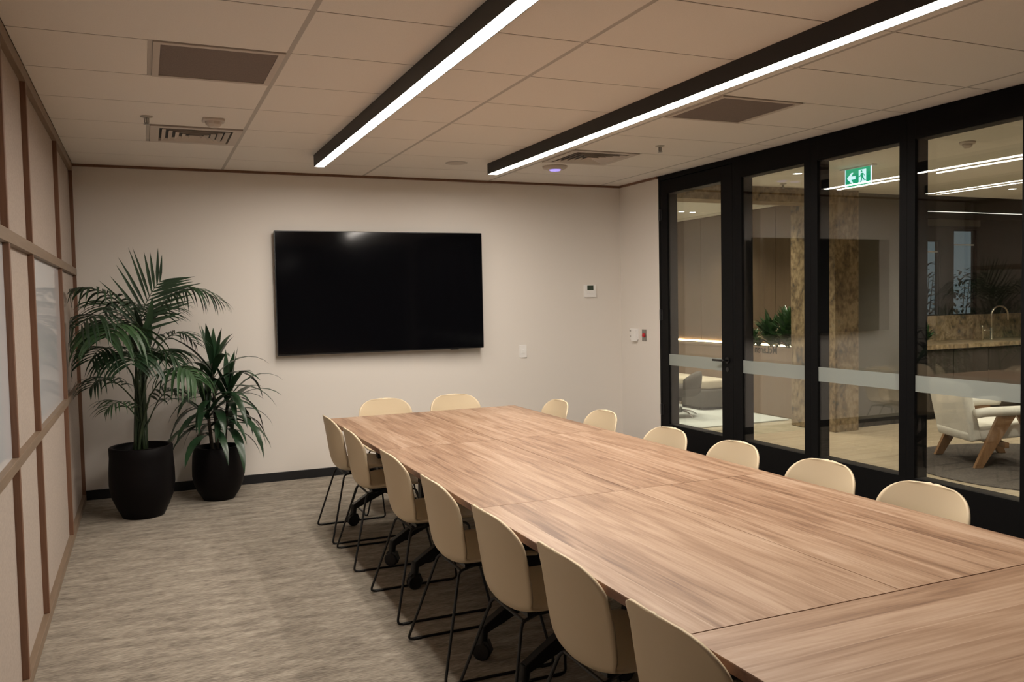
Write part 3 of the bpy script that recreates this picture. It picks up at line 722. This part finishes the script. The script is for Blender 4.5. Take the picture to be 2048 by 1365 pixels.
DX, DY = 0.985, -0.445
drac = empty('potted_dracaena', (DX, DY, 0)); tag(drac, 'shorter glossy strap leaved plant in a black pot beside the palm', 'potted plant')
pot(drac, 0.200, 0.125, 0.425, 0.178)
for (bx, by, h, lean, nl, seed) in ((0.0, 0.0, 1.10, (-0.02, -0.02), 36, 3), (0.05, 0.03, 0.86, (0.05, 0.0), 26, 5), (-0.04, -0.03, 0.74, (-0.03, -0.04), 16, 8)):
    random.seed(seed)
    b0 = Vector((bx, by, 0.375)); b1 = Vector((bx+lean[0], by+lean[1], h))
    MB().tube([b0.lerp(b1, k/6) for k in range(7)], 0.016, 10, r_end=0.011).build('stem', 'trunk_brown', drac, smooth=True)
    for k in range(nl):
        f = k/(nl-1)
        p = b0.lerp(b1, 0.36+0.64*f); a = k*2.39996+seed
        el = 0.15+1.25*f**2.2+random.uniform(-0.12, 0.12)
        ln = random.uniform(0.42, 0.60)*(1.0 if f < 0.85 else 0.66)
        d = Vector((math.cos(a)*math.cos(el), math.sin(a)*math.cos(el), math.sin(el)+0.15))
        # keep the leaves clear of the wall behind
        if d.y > 0: d.y *= 0.55
        lf = MB().leaf(p, d, (0, 0, 1) if el < 1.2 else (math.cos(a), math.sin(a), 0.3), ln, random.uniform(0.054, 0.078), random.uniform(3.2, 6.0)*(1.05-0.9*f**3), 8, 0.22, 0.42, 0.30)
        lf.v = [(x, min(y, -0.012-DY), z) for x, y, z in lf.v]
        lf.build('leaf', 'strap_leaf', drac, smooth=True)
random.seed(11)

# ------------------------------------------------------------------ the lobby beyond the glass
LX = 12.4
struct('floor_lobby', MB().box(FX1-0.02, LX, YF, 0.45, -0.06, -0.006).box(FX1-0.02, 8.42, 0.45, 7.2, -0.06, -0.006), 'marble_floor', 'pale floor of the lobby beyond the glass')
fl = bpy.data.objects['floor_lobby']
bd = box(-0.895, 0.895, -0.0885, 0.0885, 0, 0.012).mesh('floor_board', bevel=0.0015, seg=1)
k = 0; y = -5.2
while y < -0.10:
    x = FX1+0.02-0.9*(k % 2)+0.9
    while x < LX-0.9:
        put('floor_board', bd, 'floor_board_wood', fl, loc=(x, y, -0.012)); x += 1.793
    if k % 2: box(FX1, FX1+0.018, y-0.0885, y+0.0885, -0.012, 0.0).build('floor_board', 'floor_board_wood', fl)
    else: pass
    y += 0.180; k += 1
struct('ceiling_lobby', box(FX1, LX, YF, -0.12, 2.70, 2.90), 'lobby_ceiling', 'plain plaster ceiling of the lobby')
struct('ceiling_reception', MB().box(FX1, 8.06, -0.12, 7.2, 2.745, 2.90).box(8.10, 8.42, -0.12, 7.2, 2.745, 2.90).box(8.06, 8.10, -0.12, 7.2, 2.80, 2.90), 'lobby_ceiling', 'plaster ceiling with a long slot near the veneer wall')
struct('wall_lobby_side', box(W+0.02, FX1, 0.12, 7.2, 0, 2.9), 'lobby_wall')
struct('wall_lobby_end', box(W, 8.42, 7.2, 7.3, 0, 2.9), 'lobby_wall')
struct('wall_lobby_far', box(LX, LX+0.1, YF, 0.45, 0, 2.9), 'lobby_wall')
struct('wall_lobby_front', box(FX1, LX, YF-0.1, YF, 0, 2.9), 'lobby_wall')
# veneer wall with panels
vw = struct('wall_veneer', box(8.318, 8.42, 0.30, 7.2, 0.0, 2.9), 'dark_wall', 'tall veneer panelled wall of the reception')
E_ = [0.32, 1.455, 3.118, 4.75, 6.4, 7.19]
for a, b in zip(E_[:-1], E_[1:]):
    box(8.30, 8.318, a+0.004, b-0.004, 0.885, 2.742).build('veneer_panel', 'panel_veneer', vw, bevel=0.001)
# stone column and beam
struct_col = MB().box(7.520, 7.868, -0.410, 0.290, 0.0, 2.70)
tag(struct_col.build('stone_column', 'brown_stone', None, bevel=0.003), 'square column clad in brown veined stone in the lobby', 'column')
tag(box(FX1, 7.520, -0.415, -0.125, 2.545, 2.6995).build('stone_beam', 'brown_stone', None, bevel=0.003), 'brown stone clad beam running to the column', 'beam')
# planter bench
pb = empty('planter_bench', (8.09, 3.0, 0)); tag(pb, 'long brown timber planter box along the veneer wall', 'planter')
box(-0.215, 0.205, -2.70, 3.2, 0.0, 0.845).build('body', 'planter_wood', pb, bevel=0.003)
box(-0.218, -0.150, -2.70, 3.2, 0.845, 0.878).build('front_rim', 'planter_wood', pb, bevel=0.002)
box(-0.150, 0.205, -2.70, 3.2, 0.845, 0.855).build('soil', 'soil', pb)
st = empty('led_strip', (8.285, 3.6, 0.878)); tag(st, 'glowing warm strip light along the foot of the veneer wall', 'strip light')
box(-0.010, 0.012, -3.25, 3.5, -0.020, -0.012).build('channel', 'steel', st)
box(-0.008, 0.010, -3.25, 3.5, -0.012, 0.010).build('strip', 'led_warm', st)
def bush(x, y, z, r, h, n, seed, label, name='planter_plant', mat='bush_leaf', cat='plant', group='plants in the lobby planter'):
    random.seed(seed); t = empty(name, (x, y, z)); tag(t, label, cat, group)
    mb = MB()
    for k in range(n):
        a = random.uniform(0, 2*PI); q = random.random()
        b = Vector((random.uniform(-.03, .03), random.uniform(-.03, .03), random.uniform(0.02, h*0.45)))
        el = 0.35+1.1*q; ln = random.uniform(0.5, 0.85)*math.hypot(r*math.cos(el), h*math.sin(el))*1.1
        mb.leaf(b, (math.cos(a)*math.cos(el), math.sin(a)*math.cos(el), math.sin(el)), (0, 0, 1), ln, ln*0.24, 2.2, 5, 0.25, 0.45)
    f = mb.build('foliage', mat, t, smooth=True); f['kind'] = 'stuff'
    MB().tube([(0, 0, 0), (0.01, 0, h*0.5)], 0.008, 6).build('stem', 'stem_green', t)
for i, (y, r, h, n, lab) in enumerate([(1.93, 0.22, 0.40, 110, 'sparse green plant in the planter, leftmost behind the door frame'), (1.60, 0.20, 0.24, 70, 'low green plant in the planter beside the door frame'), (1.24, 0.24, 0.42, 150, 'dark bushy plant in the middle of the planter'), (0.90, 0.26, 0.48, 190, 'tall leafy plant in the planter next to the stone column'), (0.55, 0.24, 0.46, 120, 'leafy plant in the planter half hidden by the stone column')]):
    bush(8.03, y, 0.857, r, h, n, 20+i, lab)
for i, (y, lab) in enumerate([(1.42, 'low trailing plant in the planter, left of the dark bushy one'), (1.06, 'low trailing plant in the planter, right of the dark bushy one'), (0.72, 'low trailing plant in the planter beside the tall leafy one')]):
    bush(7.98, y, 0.857, 0.15, 0.14, 60, 40+i, lab)
# downlights and lobby services
def downlight(x, y, z, label, watts=SPOT_WATTS):
    t = empty('downlight', (x, y, z)); tag(t, label, 'downlight', 'recessed lobby downlights')
    MB().lathe([(0.042, 0.0), (0.042, -0.004), (0.058, -0.003), (0.060, 0.0)], 24).build('trim_ring', 'white_plastic', t, smooth=True)
    MB().lathe([(0, -0.0015), (0.042, -0.0015), (0.042, -0.0002), (0, -0.0002)], 20).build('lens', 'downlight_lens', t)
    ld = bpy.data.lights.new('downlight_beam', 'SPOT'); ld.energy = watts; ld.color = SPOT_COLOUR; ld.spot_size = 2.2; ld.spot_blend = 0.8; ld.shadow_soft_size = 0.04
    lo = bpy.data.objects.new('downlight_beam', ld); col.objects.link(lo); lo.parent = t; lo.location = (0, 0, -0.01)
downlight(6.214, -1.269, 2.70, 'recessed downlight seen beside the exit sign')
downlight(9.544, -1.026, 2.70, 'recessed downlight over the kitchen, right edge of view')
downlight(9.25, -1.85, 2.70, 'recessed downlight nearest the right edge, above the armchair')
downlight(7.425, 2.357, 2.745, 'recessed downlight left of the pair over the reception')
downlight(7.640, 2.400, 2.745, 'recessed downlight right of the pair over the reception', 6.0)
downlight(6.2, -3.9, 2.70, 'recessed downlight over the lobby outside the frame')  # unseen lamp, added to bring up the lobby light
downlight(7.9, -3.4, 2.70, 'recessed downlight over the dark rug')  # unseen, added for brightness in the lobby
downlight(6.6, 0.9, 2.745, 'recessed downlight over the pale rug')  # added lamp, helps light the lobby past the beam
downlight(6.3, 2.4, 2.745, 'recessed downlight over the pale rug, further back')  # added to brighten the reception ceiling by bounce
downlight(6.3, 4.2, 2.745, 'recessed downlight at the back of the reception')  # added lamp, more bounce for the reception ceiling
downlight(7.5, 4.2, 2.745, 'recessed downlight at the back of the reception near the planter')  # added here too for a brighter reception
downlight(7.2, 0.75, 2.745, 'recessed downlight behind the stone beam')  # added lamp, lifts the ceiling past the beam
downlight(10.6, -1.6, 2.70, 'recessed downlight over the kitchen outside the frame')  # unseen lamp, added so the kitchen end is brighter
sprinkler(6.598, -0.633, 2.70, 'sprinkler head on the lobby ceiling beside the stone beam')
t = empty('smoke_detector', (6.344, -2.973, 2.70)); tag(t, 'round white smoke detector on the lobby ceiling', 'smoke detector')
MB().lathe([(0, -0.018), (0.052, -0.018), (0.058, -0.010), (0.058, 0), (0, 0)], 24).build('base', 'vent_white', t, smooth=True)
MB().lathe([(0, -0.048), (0.022, -0.046), (0.034, -0.032), (0.036, -0.018), (0, -0.018)], 20).build('sensor_head', 'vent_white', t, smooth=True)
# exit sign
t = empty('exit_sign', (6.48, -1.752, 2.70)); tag(t, 'green running man exit sign with left arrow hanging in the lobby', 'sign')
box(-0.03, 0.03, -0.19, 0.19, -0.012, 0.0).build('ceiling_plate', 'white_plastic', t)
sx = -0.004
box(sx, 0.004, -0.148, 0.148, -0.172, -0.013).build('panel', 'sign_green', t)
MB().box(sx, 0.004, -0.154, -0.1481, -0.172, -0.013).box(sx, 0.004, 0.1481, 0.152, -0.172, -0.013).build('edge_light', 'sign_edge', t)
# as seen from the meeting room: +y is left
fs = lambda u, v, q: (q, -u, v)
A = [(-0.128, -0.092), (-0.075, -0.045), (-0.052, -0.045), (-0.078, -0.077), (-0.028, -0.077), (-0.028, -0.107), (-0.078, -0.107), (-0.052, -0.140), (-0.075, -0.140)]
MB().prism(A, fs, sx-0.001, sx).build('arrow', 'sign_white', t)
MB().prism([(0.012, -0.030), (0.098, -0.030), (0.098, -0.160), (0.012, -0.160)], fs, sx-0.0008, sx).build('doorway', 'sign_white', t)
mn = MB().prism([(0.046+0.010*math.cos(k*PI/6), -0.047+0.010*math.sin(k*PI/6)) for k in range(12)], fs, sx-0.0016, sx-0.0009)
mn.prism([(0.036, -0.062), (0.060, -0.060), (0.066, -0.100), (0.044, -0.104)], fs, sx-0.0016, sx-0.0009)
mn.prism([(0.058, -0.060), (0.066, -0.062), (0.082, -0.084), (0.076, -0.090)], fs, sx-0.0016, sx-0.0009)
mn.prism([(0.040, -0.064), (0.044, -0.074), (0.030, -0.094), (0.014, -0.094), (0.014, -0.087), (0.026, -0.086)], fs, sx-0.0016, sx-0.0009)
mn.prism([(0.054, -0.100), (0.066, -0.098), (0.078, -0.118), (0.096, -0.122), (0.096, -0.132), (0.072, -0.128)], fs, sx-0.0016, sx-0.0009)
mn.prism([(0.044, -0.102), (0.056, -0.102), (0.050, -0.126), (0.036, -0.146), (0.028, -0.140), (0.040, -0.122)], fs, sx-0.0016, sx-0.0009)
mn.build('running_figure', 'sign_green', t)

# grey wall and kitchen niche
struct('wall_grey', box(7.868, 8.93, -0.25, 0.29, 0.0, 2.70), 'grey_wall', 'plain dark grey wall right of the stone column')
struct('baseboard_grey', box(7.868, 8.93, -0.262, -0.25, 0.0, 0.09), 'baseboard_black')
wk = struct('wall_kitchen', MB().box(8.93, 9.70, 0.36, 0.45, 0.0, 2.70).box(10.085, 10.33, 0.36, 0.45, 0.0, 2.70).box(10.765, LX, 0.36, 0.45, 0.0, 2.70).box(9.70, 10.085, 0.36, 0.45, 0.0, 1.235).box(10.33, 10.765, 0.36, 0.45, 0.0, 1.235).box(9.70, 10.085, 0.36, 0.45, 2.23, 2.70).box(10.33, 10.765, 0.36, 0.45, 2.375, 2.70), 'dark_wall', 'glossy dark wall above the kitchen splashback')
struct('trim_4', box(9.30, 10.81, 0.345, 0.36, 2.415, 2.50), 'grey_wall', 'lighter band above the dark kitchen windows')
struct('trim_5', box(8.93, LX, -0.30, 0.36, 2.515, 2.70), 'dark_wall', 'dark bulkhead over the kitchen')
for n, (x0, x1, z1) in enumerate(((9.70, 10.085, 2.23), (10.33, 10.765, 2.375)), 10):  # openings stand in for windows mirrored in the glossy dark wall
    wn = empty('window_%d' % n, ((x0+x1)/2, 0.40, 1.235)); tag(wn, ['dim window with dusk light and foliage, left of the kitchen pair', 'dim window with dusk light and foliage, right of the kitchen pair'][n-10], kind='structure')
    hw = (x1-x0)/2; hh = z1-1.235
    MB().box(-hw, -hw+0.02, -0.02, 0.03, 0, hh).box(hw-0.02, hw, -0.02, 0.03, 0, hh).box(-hw+0.02, hw-0.02, -0.02, 0.03, 0, 0.02).box(-hw+0.02, hw-0.02, -0.02, 0.03, hh-0.02, hh).build('frame', 'black_frame', wn)
    box(-hw+0.02, hw-0.02, 0.0, 0.006, 0.02, hh-0.02).build('glass_pane', 'glass', wn)
    box(-hw+0.02, hw-0.02, -0.012, 0.0, hh-0.16-(0.05 if n == 11 else 0), hh-0.145-(0.05 if n == 11 else 0)).build('glazing_bar', 'white_plastic', wn)  # white bar in place of a ceiling lamp's reflection
# ground and shrubs added behind the openings in place of mirrored foliage
struct('floor_courtyard', box(8.45, 16.0, 0.46, 6.5, -0.10, -0.01), 'rug_dark', 'dark ground of the courtyard outside')
for i, (x, y, h, lab) in enumerate([(11.85, 2.2, 2.05, 'dim shrub outside the left kitchen window'), (13.05, 2.5, 1.95, 'dim shrub outside the right kitchen window')]):
    random.seed(60+i); t = empty('courtyard_shrub', (x, y, -0.01)); tag(t, lab, 'shrub', 'shrubs outside the kitchen windows')
    mb = MB()
    for k in range(420):
        a = random.uniform(0, 2*PI); z = random.uniform(0.3, h); q = 0.50*math.sqrt(random.random())*(1.15-0.75*(z/h)**2)
        d = (math.cos(a), math.sin(a), random.uniform(-0.3, 0.9))
        mb.leaf((q*math.cos(a), q*math.sin(a), z), d, (0, 0, 1), random.uniform(0.10, 0.22), 0.05, 2.0, 3, 0.2, 0.4)
    mb.build('foliage', 'outdoor_leaf', t)['kind'] = 'stuff'
    for k in range(4): MB().tube([(0, 0, 0), (0.12*math.cos(k*1.7), 0.12*math.sin(k*1.7), h*0.5), (0.2*math.cos(k*1.7), 0.2*math.sin(k*1.7), h*0.9)], 0.016, 6, r_end=0.005).build('branch', 'trunk_brown', t)
# cabinets, counter, splashback, tap
for i in range(5):
    x0 = 8.935+0.62*i
    c = empty('kitchen_cabinet', (x0+0.31, 0.02, 0)); tag(c, ['dark kitchen base cabinet next to the grey wall', 'second dark kitchen base cabinet from the grey wall', 'third dark kitchen base cabinet from the grey wall, under the tap', 'fourth dark kitchen base cabinet from the grey wall', 'fifth dark kitchen base cabinet from the grey wall'][i], 'cabinet', 'kitchen base cabinets')
    box(-0.308, 0.308, -0.27, 0.30, 0.10, 0.855).build('body', 'dark_cabinet', c)
    box(-0.308, 0.308, -0.22, -0.20, 0.0, 0.10).build('kick_board', 'baseboard_black', c)
    box(-0.305, 0.305, -0.290, -0.271, 0.105, 0.840).build('door', 'dark_cabinet', c, bevel=0.0015)
    box(-0.300, 0.300, -0.286, -0.272, 0.843, 0.853).build('finger_groove', 'baseboard_black', c)
tag(box(8.932, LX-0.01, -0.305, 0.335, 0.857, 0.912).build('kitchen_counter', 'brown_stone', None, bevel=0.003), 'brown stone worktop along the kitchen', 'worktop')
tag(box(8.932, LX-0.01, 0.335, 0.358, 0.913, 1.240).build('splashback', 'brown_stone', None, bevel=0.002), 'upright brown stone slab behind the worktop', 'splashback')
t = empty('kitchen_tap', (10.66, 0.06, 0.912)); tag(t, 'brushed gooseneck tap on the stone worktop', 'tap')
MB().lathe([(0, 0), (0.027, 0), (0.027, 0.008), (0.018, 0.012), (0.018, 0.16), (0, 0.16)], 16).build('body', 'brass', t, smooth=True)
gp = [(0, 0, 0.15), (0, 0, 0.32)] + [(0.157-0.157*math.cos(k*PI/10), 0, 0.32+0.12*math.sin(k*PI/10)) for k in range(1, 11)] + [(0.314, 0, 0.25)]
MB().tube(gp, 0.0125, 10).build('spout', 'brass', t, smooth=True)
MB().tube([(-0.165, 0, 0.0), (-0.165, 0, 0.15), (-0.185, 0, 0.19)], 0.013, 10).build('side_post', 'brass', t, smooth=True)
MB().tube([(-0.165, 0, 0.125), (0, 0, 0.125)], 0.009, 8).tube([(0, 0, 0.10), (0.075, 0, 0.10)], 0.008, 8).build('lever', 'brass', t, smooth=True)
bush(9.28, -0.08, 0.913, 0.20, 0.20, 60, 70, 'small green plant on the stone worktop', 'counter_plant', 'bush_leaf', 'plant', None)
st = empty('kitchen_light_strip', (10.66, -0.30, 2.515)); tag(st, 'thin pale light line under the kitchen bulkhead', 'strip light')
box(-1.72, 1.72, -0.004, 0.004, -0.006, 0.0).build('strip', 'led_cool', st)

# rugs
tag(MB().lathe([(0, 0.0), (1.15, 0.0), (1.16, 0.006), (1.15, 0.012), (0, 0.012)], 64, (7.69, -2.73, 0.0005)).build('round_rug', 'rug_dark'), 'dark round rug under the white armchair', 'rug')
tag(box(5.75, 7.78, 0.62, 4.6, -0.0055, 0.010).build('pale_rug', 'rug_pale', None, bevel=0.003), 'pale blue grey rug in the reception', 'rug')

# white armchair with compass legs
t = empty('armchair', (7.455, -2.31, 0.0125), -0.40); tag(t, 'white textured armchair on splayed timber legs outside the glass', 'armchair')
def soft(poly, fn, a, b, name, mat, bev, parent=t):
    return MB().prism(poly, fn, a, b).build(name, mat, parent, bevel=bev, seg=4, smooth=True)
fy = lambda u, v, q: (u, q, v)
soft([(-0.30, 0.215), (0.30, 0.260), (0.34, 0.300), (0.34, 0.370), (0.30, 0.400), (-0.24, 0.345), (-0.33, 0.300)], fy, -0.275, 0.275, 'seat', 'boucle', 0.028)
soft([(-0.30, 0.212), (-0.19, 0.235), (-0.215, 0.340), (-0.300, 0.700), (-0.325, 0.735), (-0.375, 0.740), (-0.405, 0.705), (-0.395, 0.660)], fy, -0.285, 0.285, 'backrest', 'boucle', 0.026)
for s in (-1, 1):
    m = MB().tube(fillet([(-0.29, s*0.335, 0.475), (-0.20, s*0.335, 0.488), (0.20, s*0.335, 0.500), (0.30, s*0.335, 0.500)], 0.05), 0.042, 12)
    for k in range(len(m.v)):
        x, y, z = m.v[k]; m.v[k] = (x, s*0.335+(y-s*0.335)*1.25, z)
    m.build('armrest', 'boucle', t, smooth=True, bevel=0.0)
    for x0, x1, x2, x3 in ((-0.095, 0.062, -0.305, -0.232), (0.060, 0.215, 0.300, 0.370)):
        lo = [(x2, s*0.335-0.019, 0), (x3, s*0.335-0.019, 0), (x3, s*0.335+0.019, 0), (x2, s*0.335+0.019, 0)]
        hi = [(x0, s*0.335-0.019, 0.462), (x1, s*0.335-0.019, 0.462), (x1, s*0.335+0.019, 0.462), (x0, s*0.335+0.019, 0.462)]
        MB().hexa(lo, hi).build('leg', 'leg_wood', t, bevel=0.004)
MB().box(-0.02, 0.02, -0.315, 0.315, 0.165, 0.212).build('cross_rail', 'leg_wood', t, bevel=0.003)

# low sofa and swivel chair by the planter
t = empty('low_sofa', (7.60, 2.75, 0.0105)); tag(t, 'low dark grey sofa with cream cushion behind the glass door', 'sofa')
MB().prism(rrect(-0.25, 0.255, -0.95, 0.95, 0.12), lambda u, v, q: (u, v, q), 0.03, 0.275).build('base', 'sofa_grey', t, bevel=0.03, seg=3, smooth=True)
MB().prism(rrect(-0.20, 0.255, -0.92, 0.92, 0.10), lambda u, v, q: (u, v, q), 0.275, 0.400).build('cushion', 'sofa_cream', t, bevel=0.03, seg=3, smooth=True)
for sx_ in (-0.18, 0.18):
    for sy_ in (-0.8, 0.8): MB().lathe([(0, 0), (0.02, 0), (0.02, 0.035), (0, 0.035)], 10, (sx_, sy_, 0)).build('foot', 'black_metal', t)
t = empty('swivel_chair', (6.80, 1.52, 0.0105), 2.4); tag(t, 'dark rounded swivel chair on a chrome star base behind the door', 'chair')
MB().lathe([(0, 0.26), (0.20, 0.27), (0.255, 0.32), (0.26, 0.37), (0.24, 0.40), (0, 0.41)], 28).build('seat', 'sofa_grey', t, smooth=True)
mb = MB(); n = 18
prof = [(0.245, 0.33), (0.265, 0.42), (0.275, 0.52), (0.265, 0.58), (0.235, 0.58), (0.215, 0.50), (0.205, 0.33)]
for k in range(n+1):
    a = -1.3+2.6*k/n; sc = 1-0.35*abs(2*k/n-1)**3
    for r, z in prof: mb.v.append((-r*math.cos(a), r*math.sin(a), 0.33+(z-0.33)*sc))
m_ = len(prof)
for k in range(n):
    for j in range(m_):
        j2 = (j+1) % m_; mb.f.append((k*m_+j, k*m_+j2, (k+1)*m_+j2, (k+1)*m_+j))
mb.f.append(tuple(range(m_))); mb.f.append(tuple(n*m_+j for j in reversed(range(m_))))
mb.build('backrest', 'sofa_grey', t, smooth=True)
MB().tube([(0, 0, 0.05), (0, 0, 0.27)], 0.022, 12).build('column', 'chrome', t, smooth=True)
for k in range(4):
    a = PI/4+k*PI/2; MB().tube([(0, 0, 0.085), (0.15*math.cos(a), 0.15*math.sin(a), 0.06), (0.25*math.cos(a), 0.25*math.sin(a), 0.012)], 0.013, 8, r_end=0.009).build('base_spoke', 'chrome', t, smooth=True)
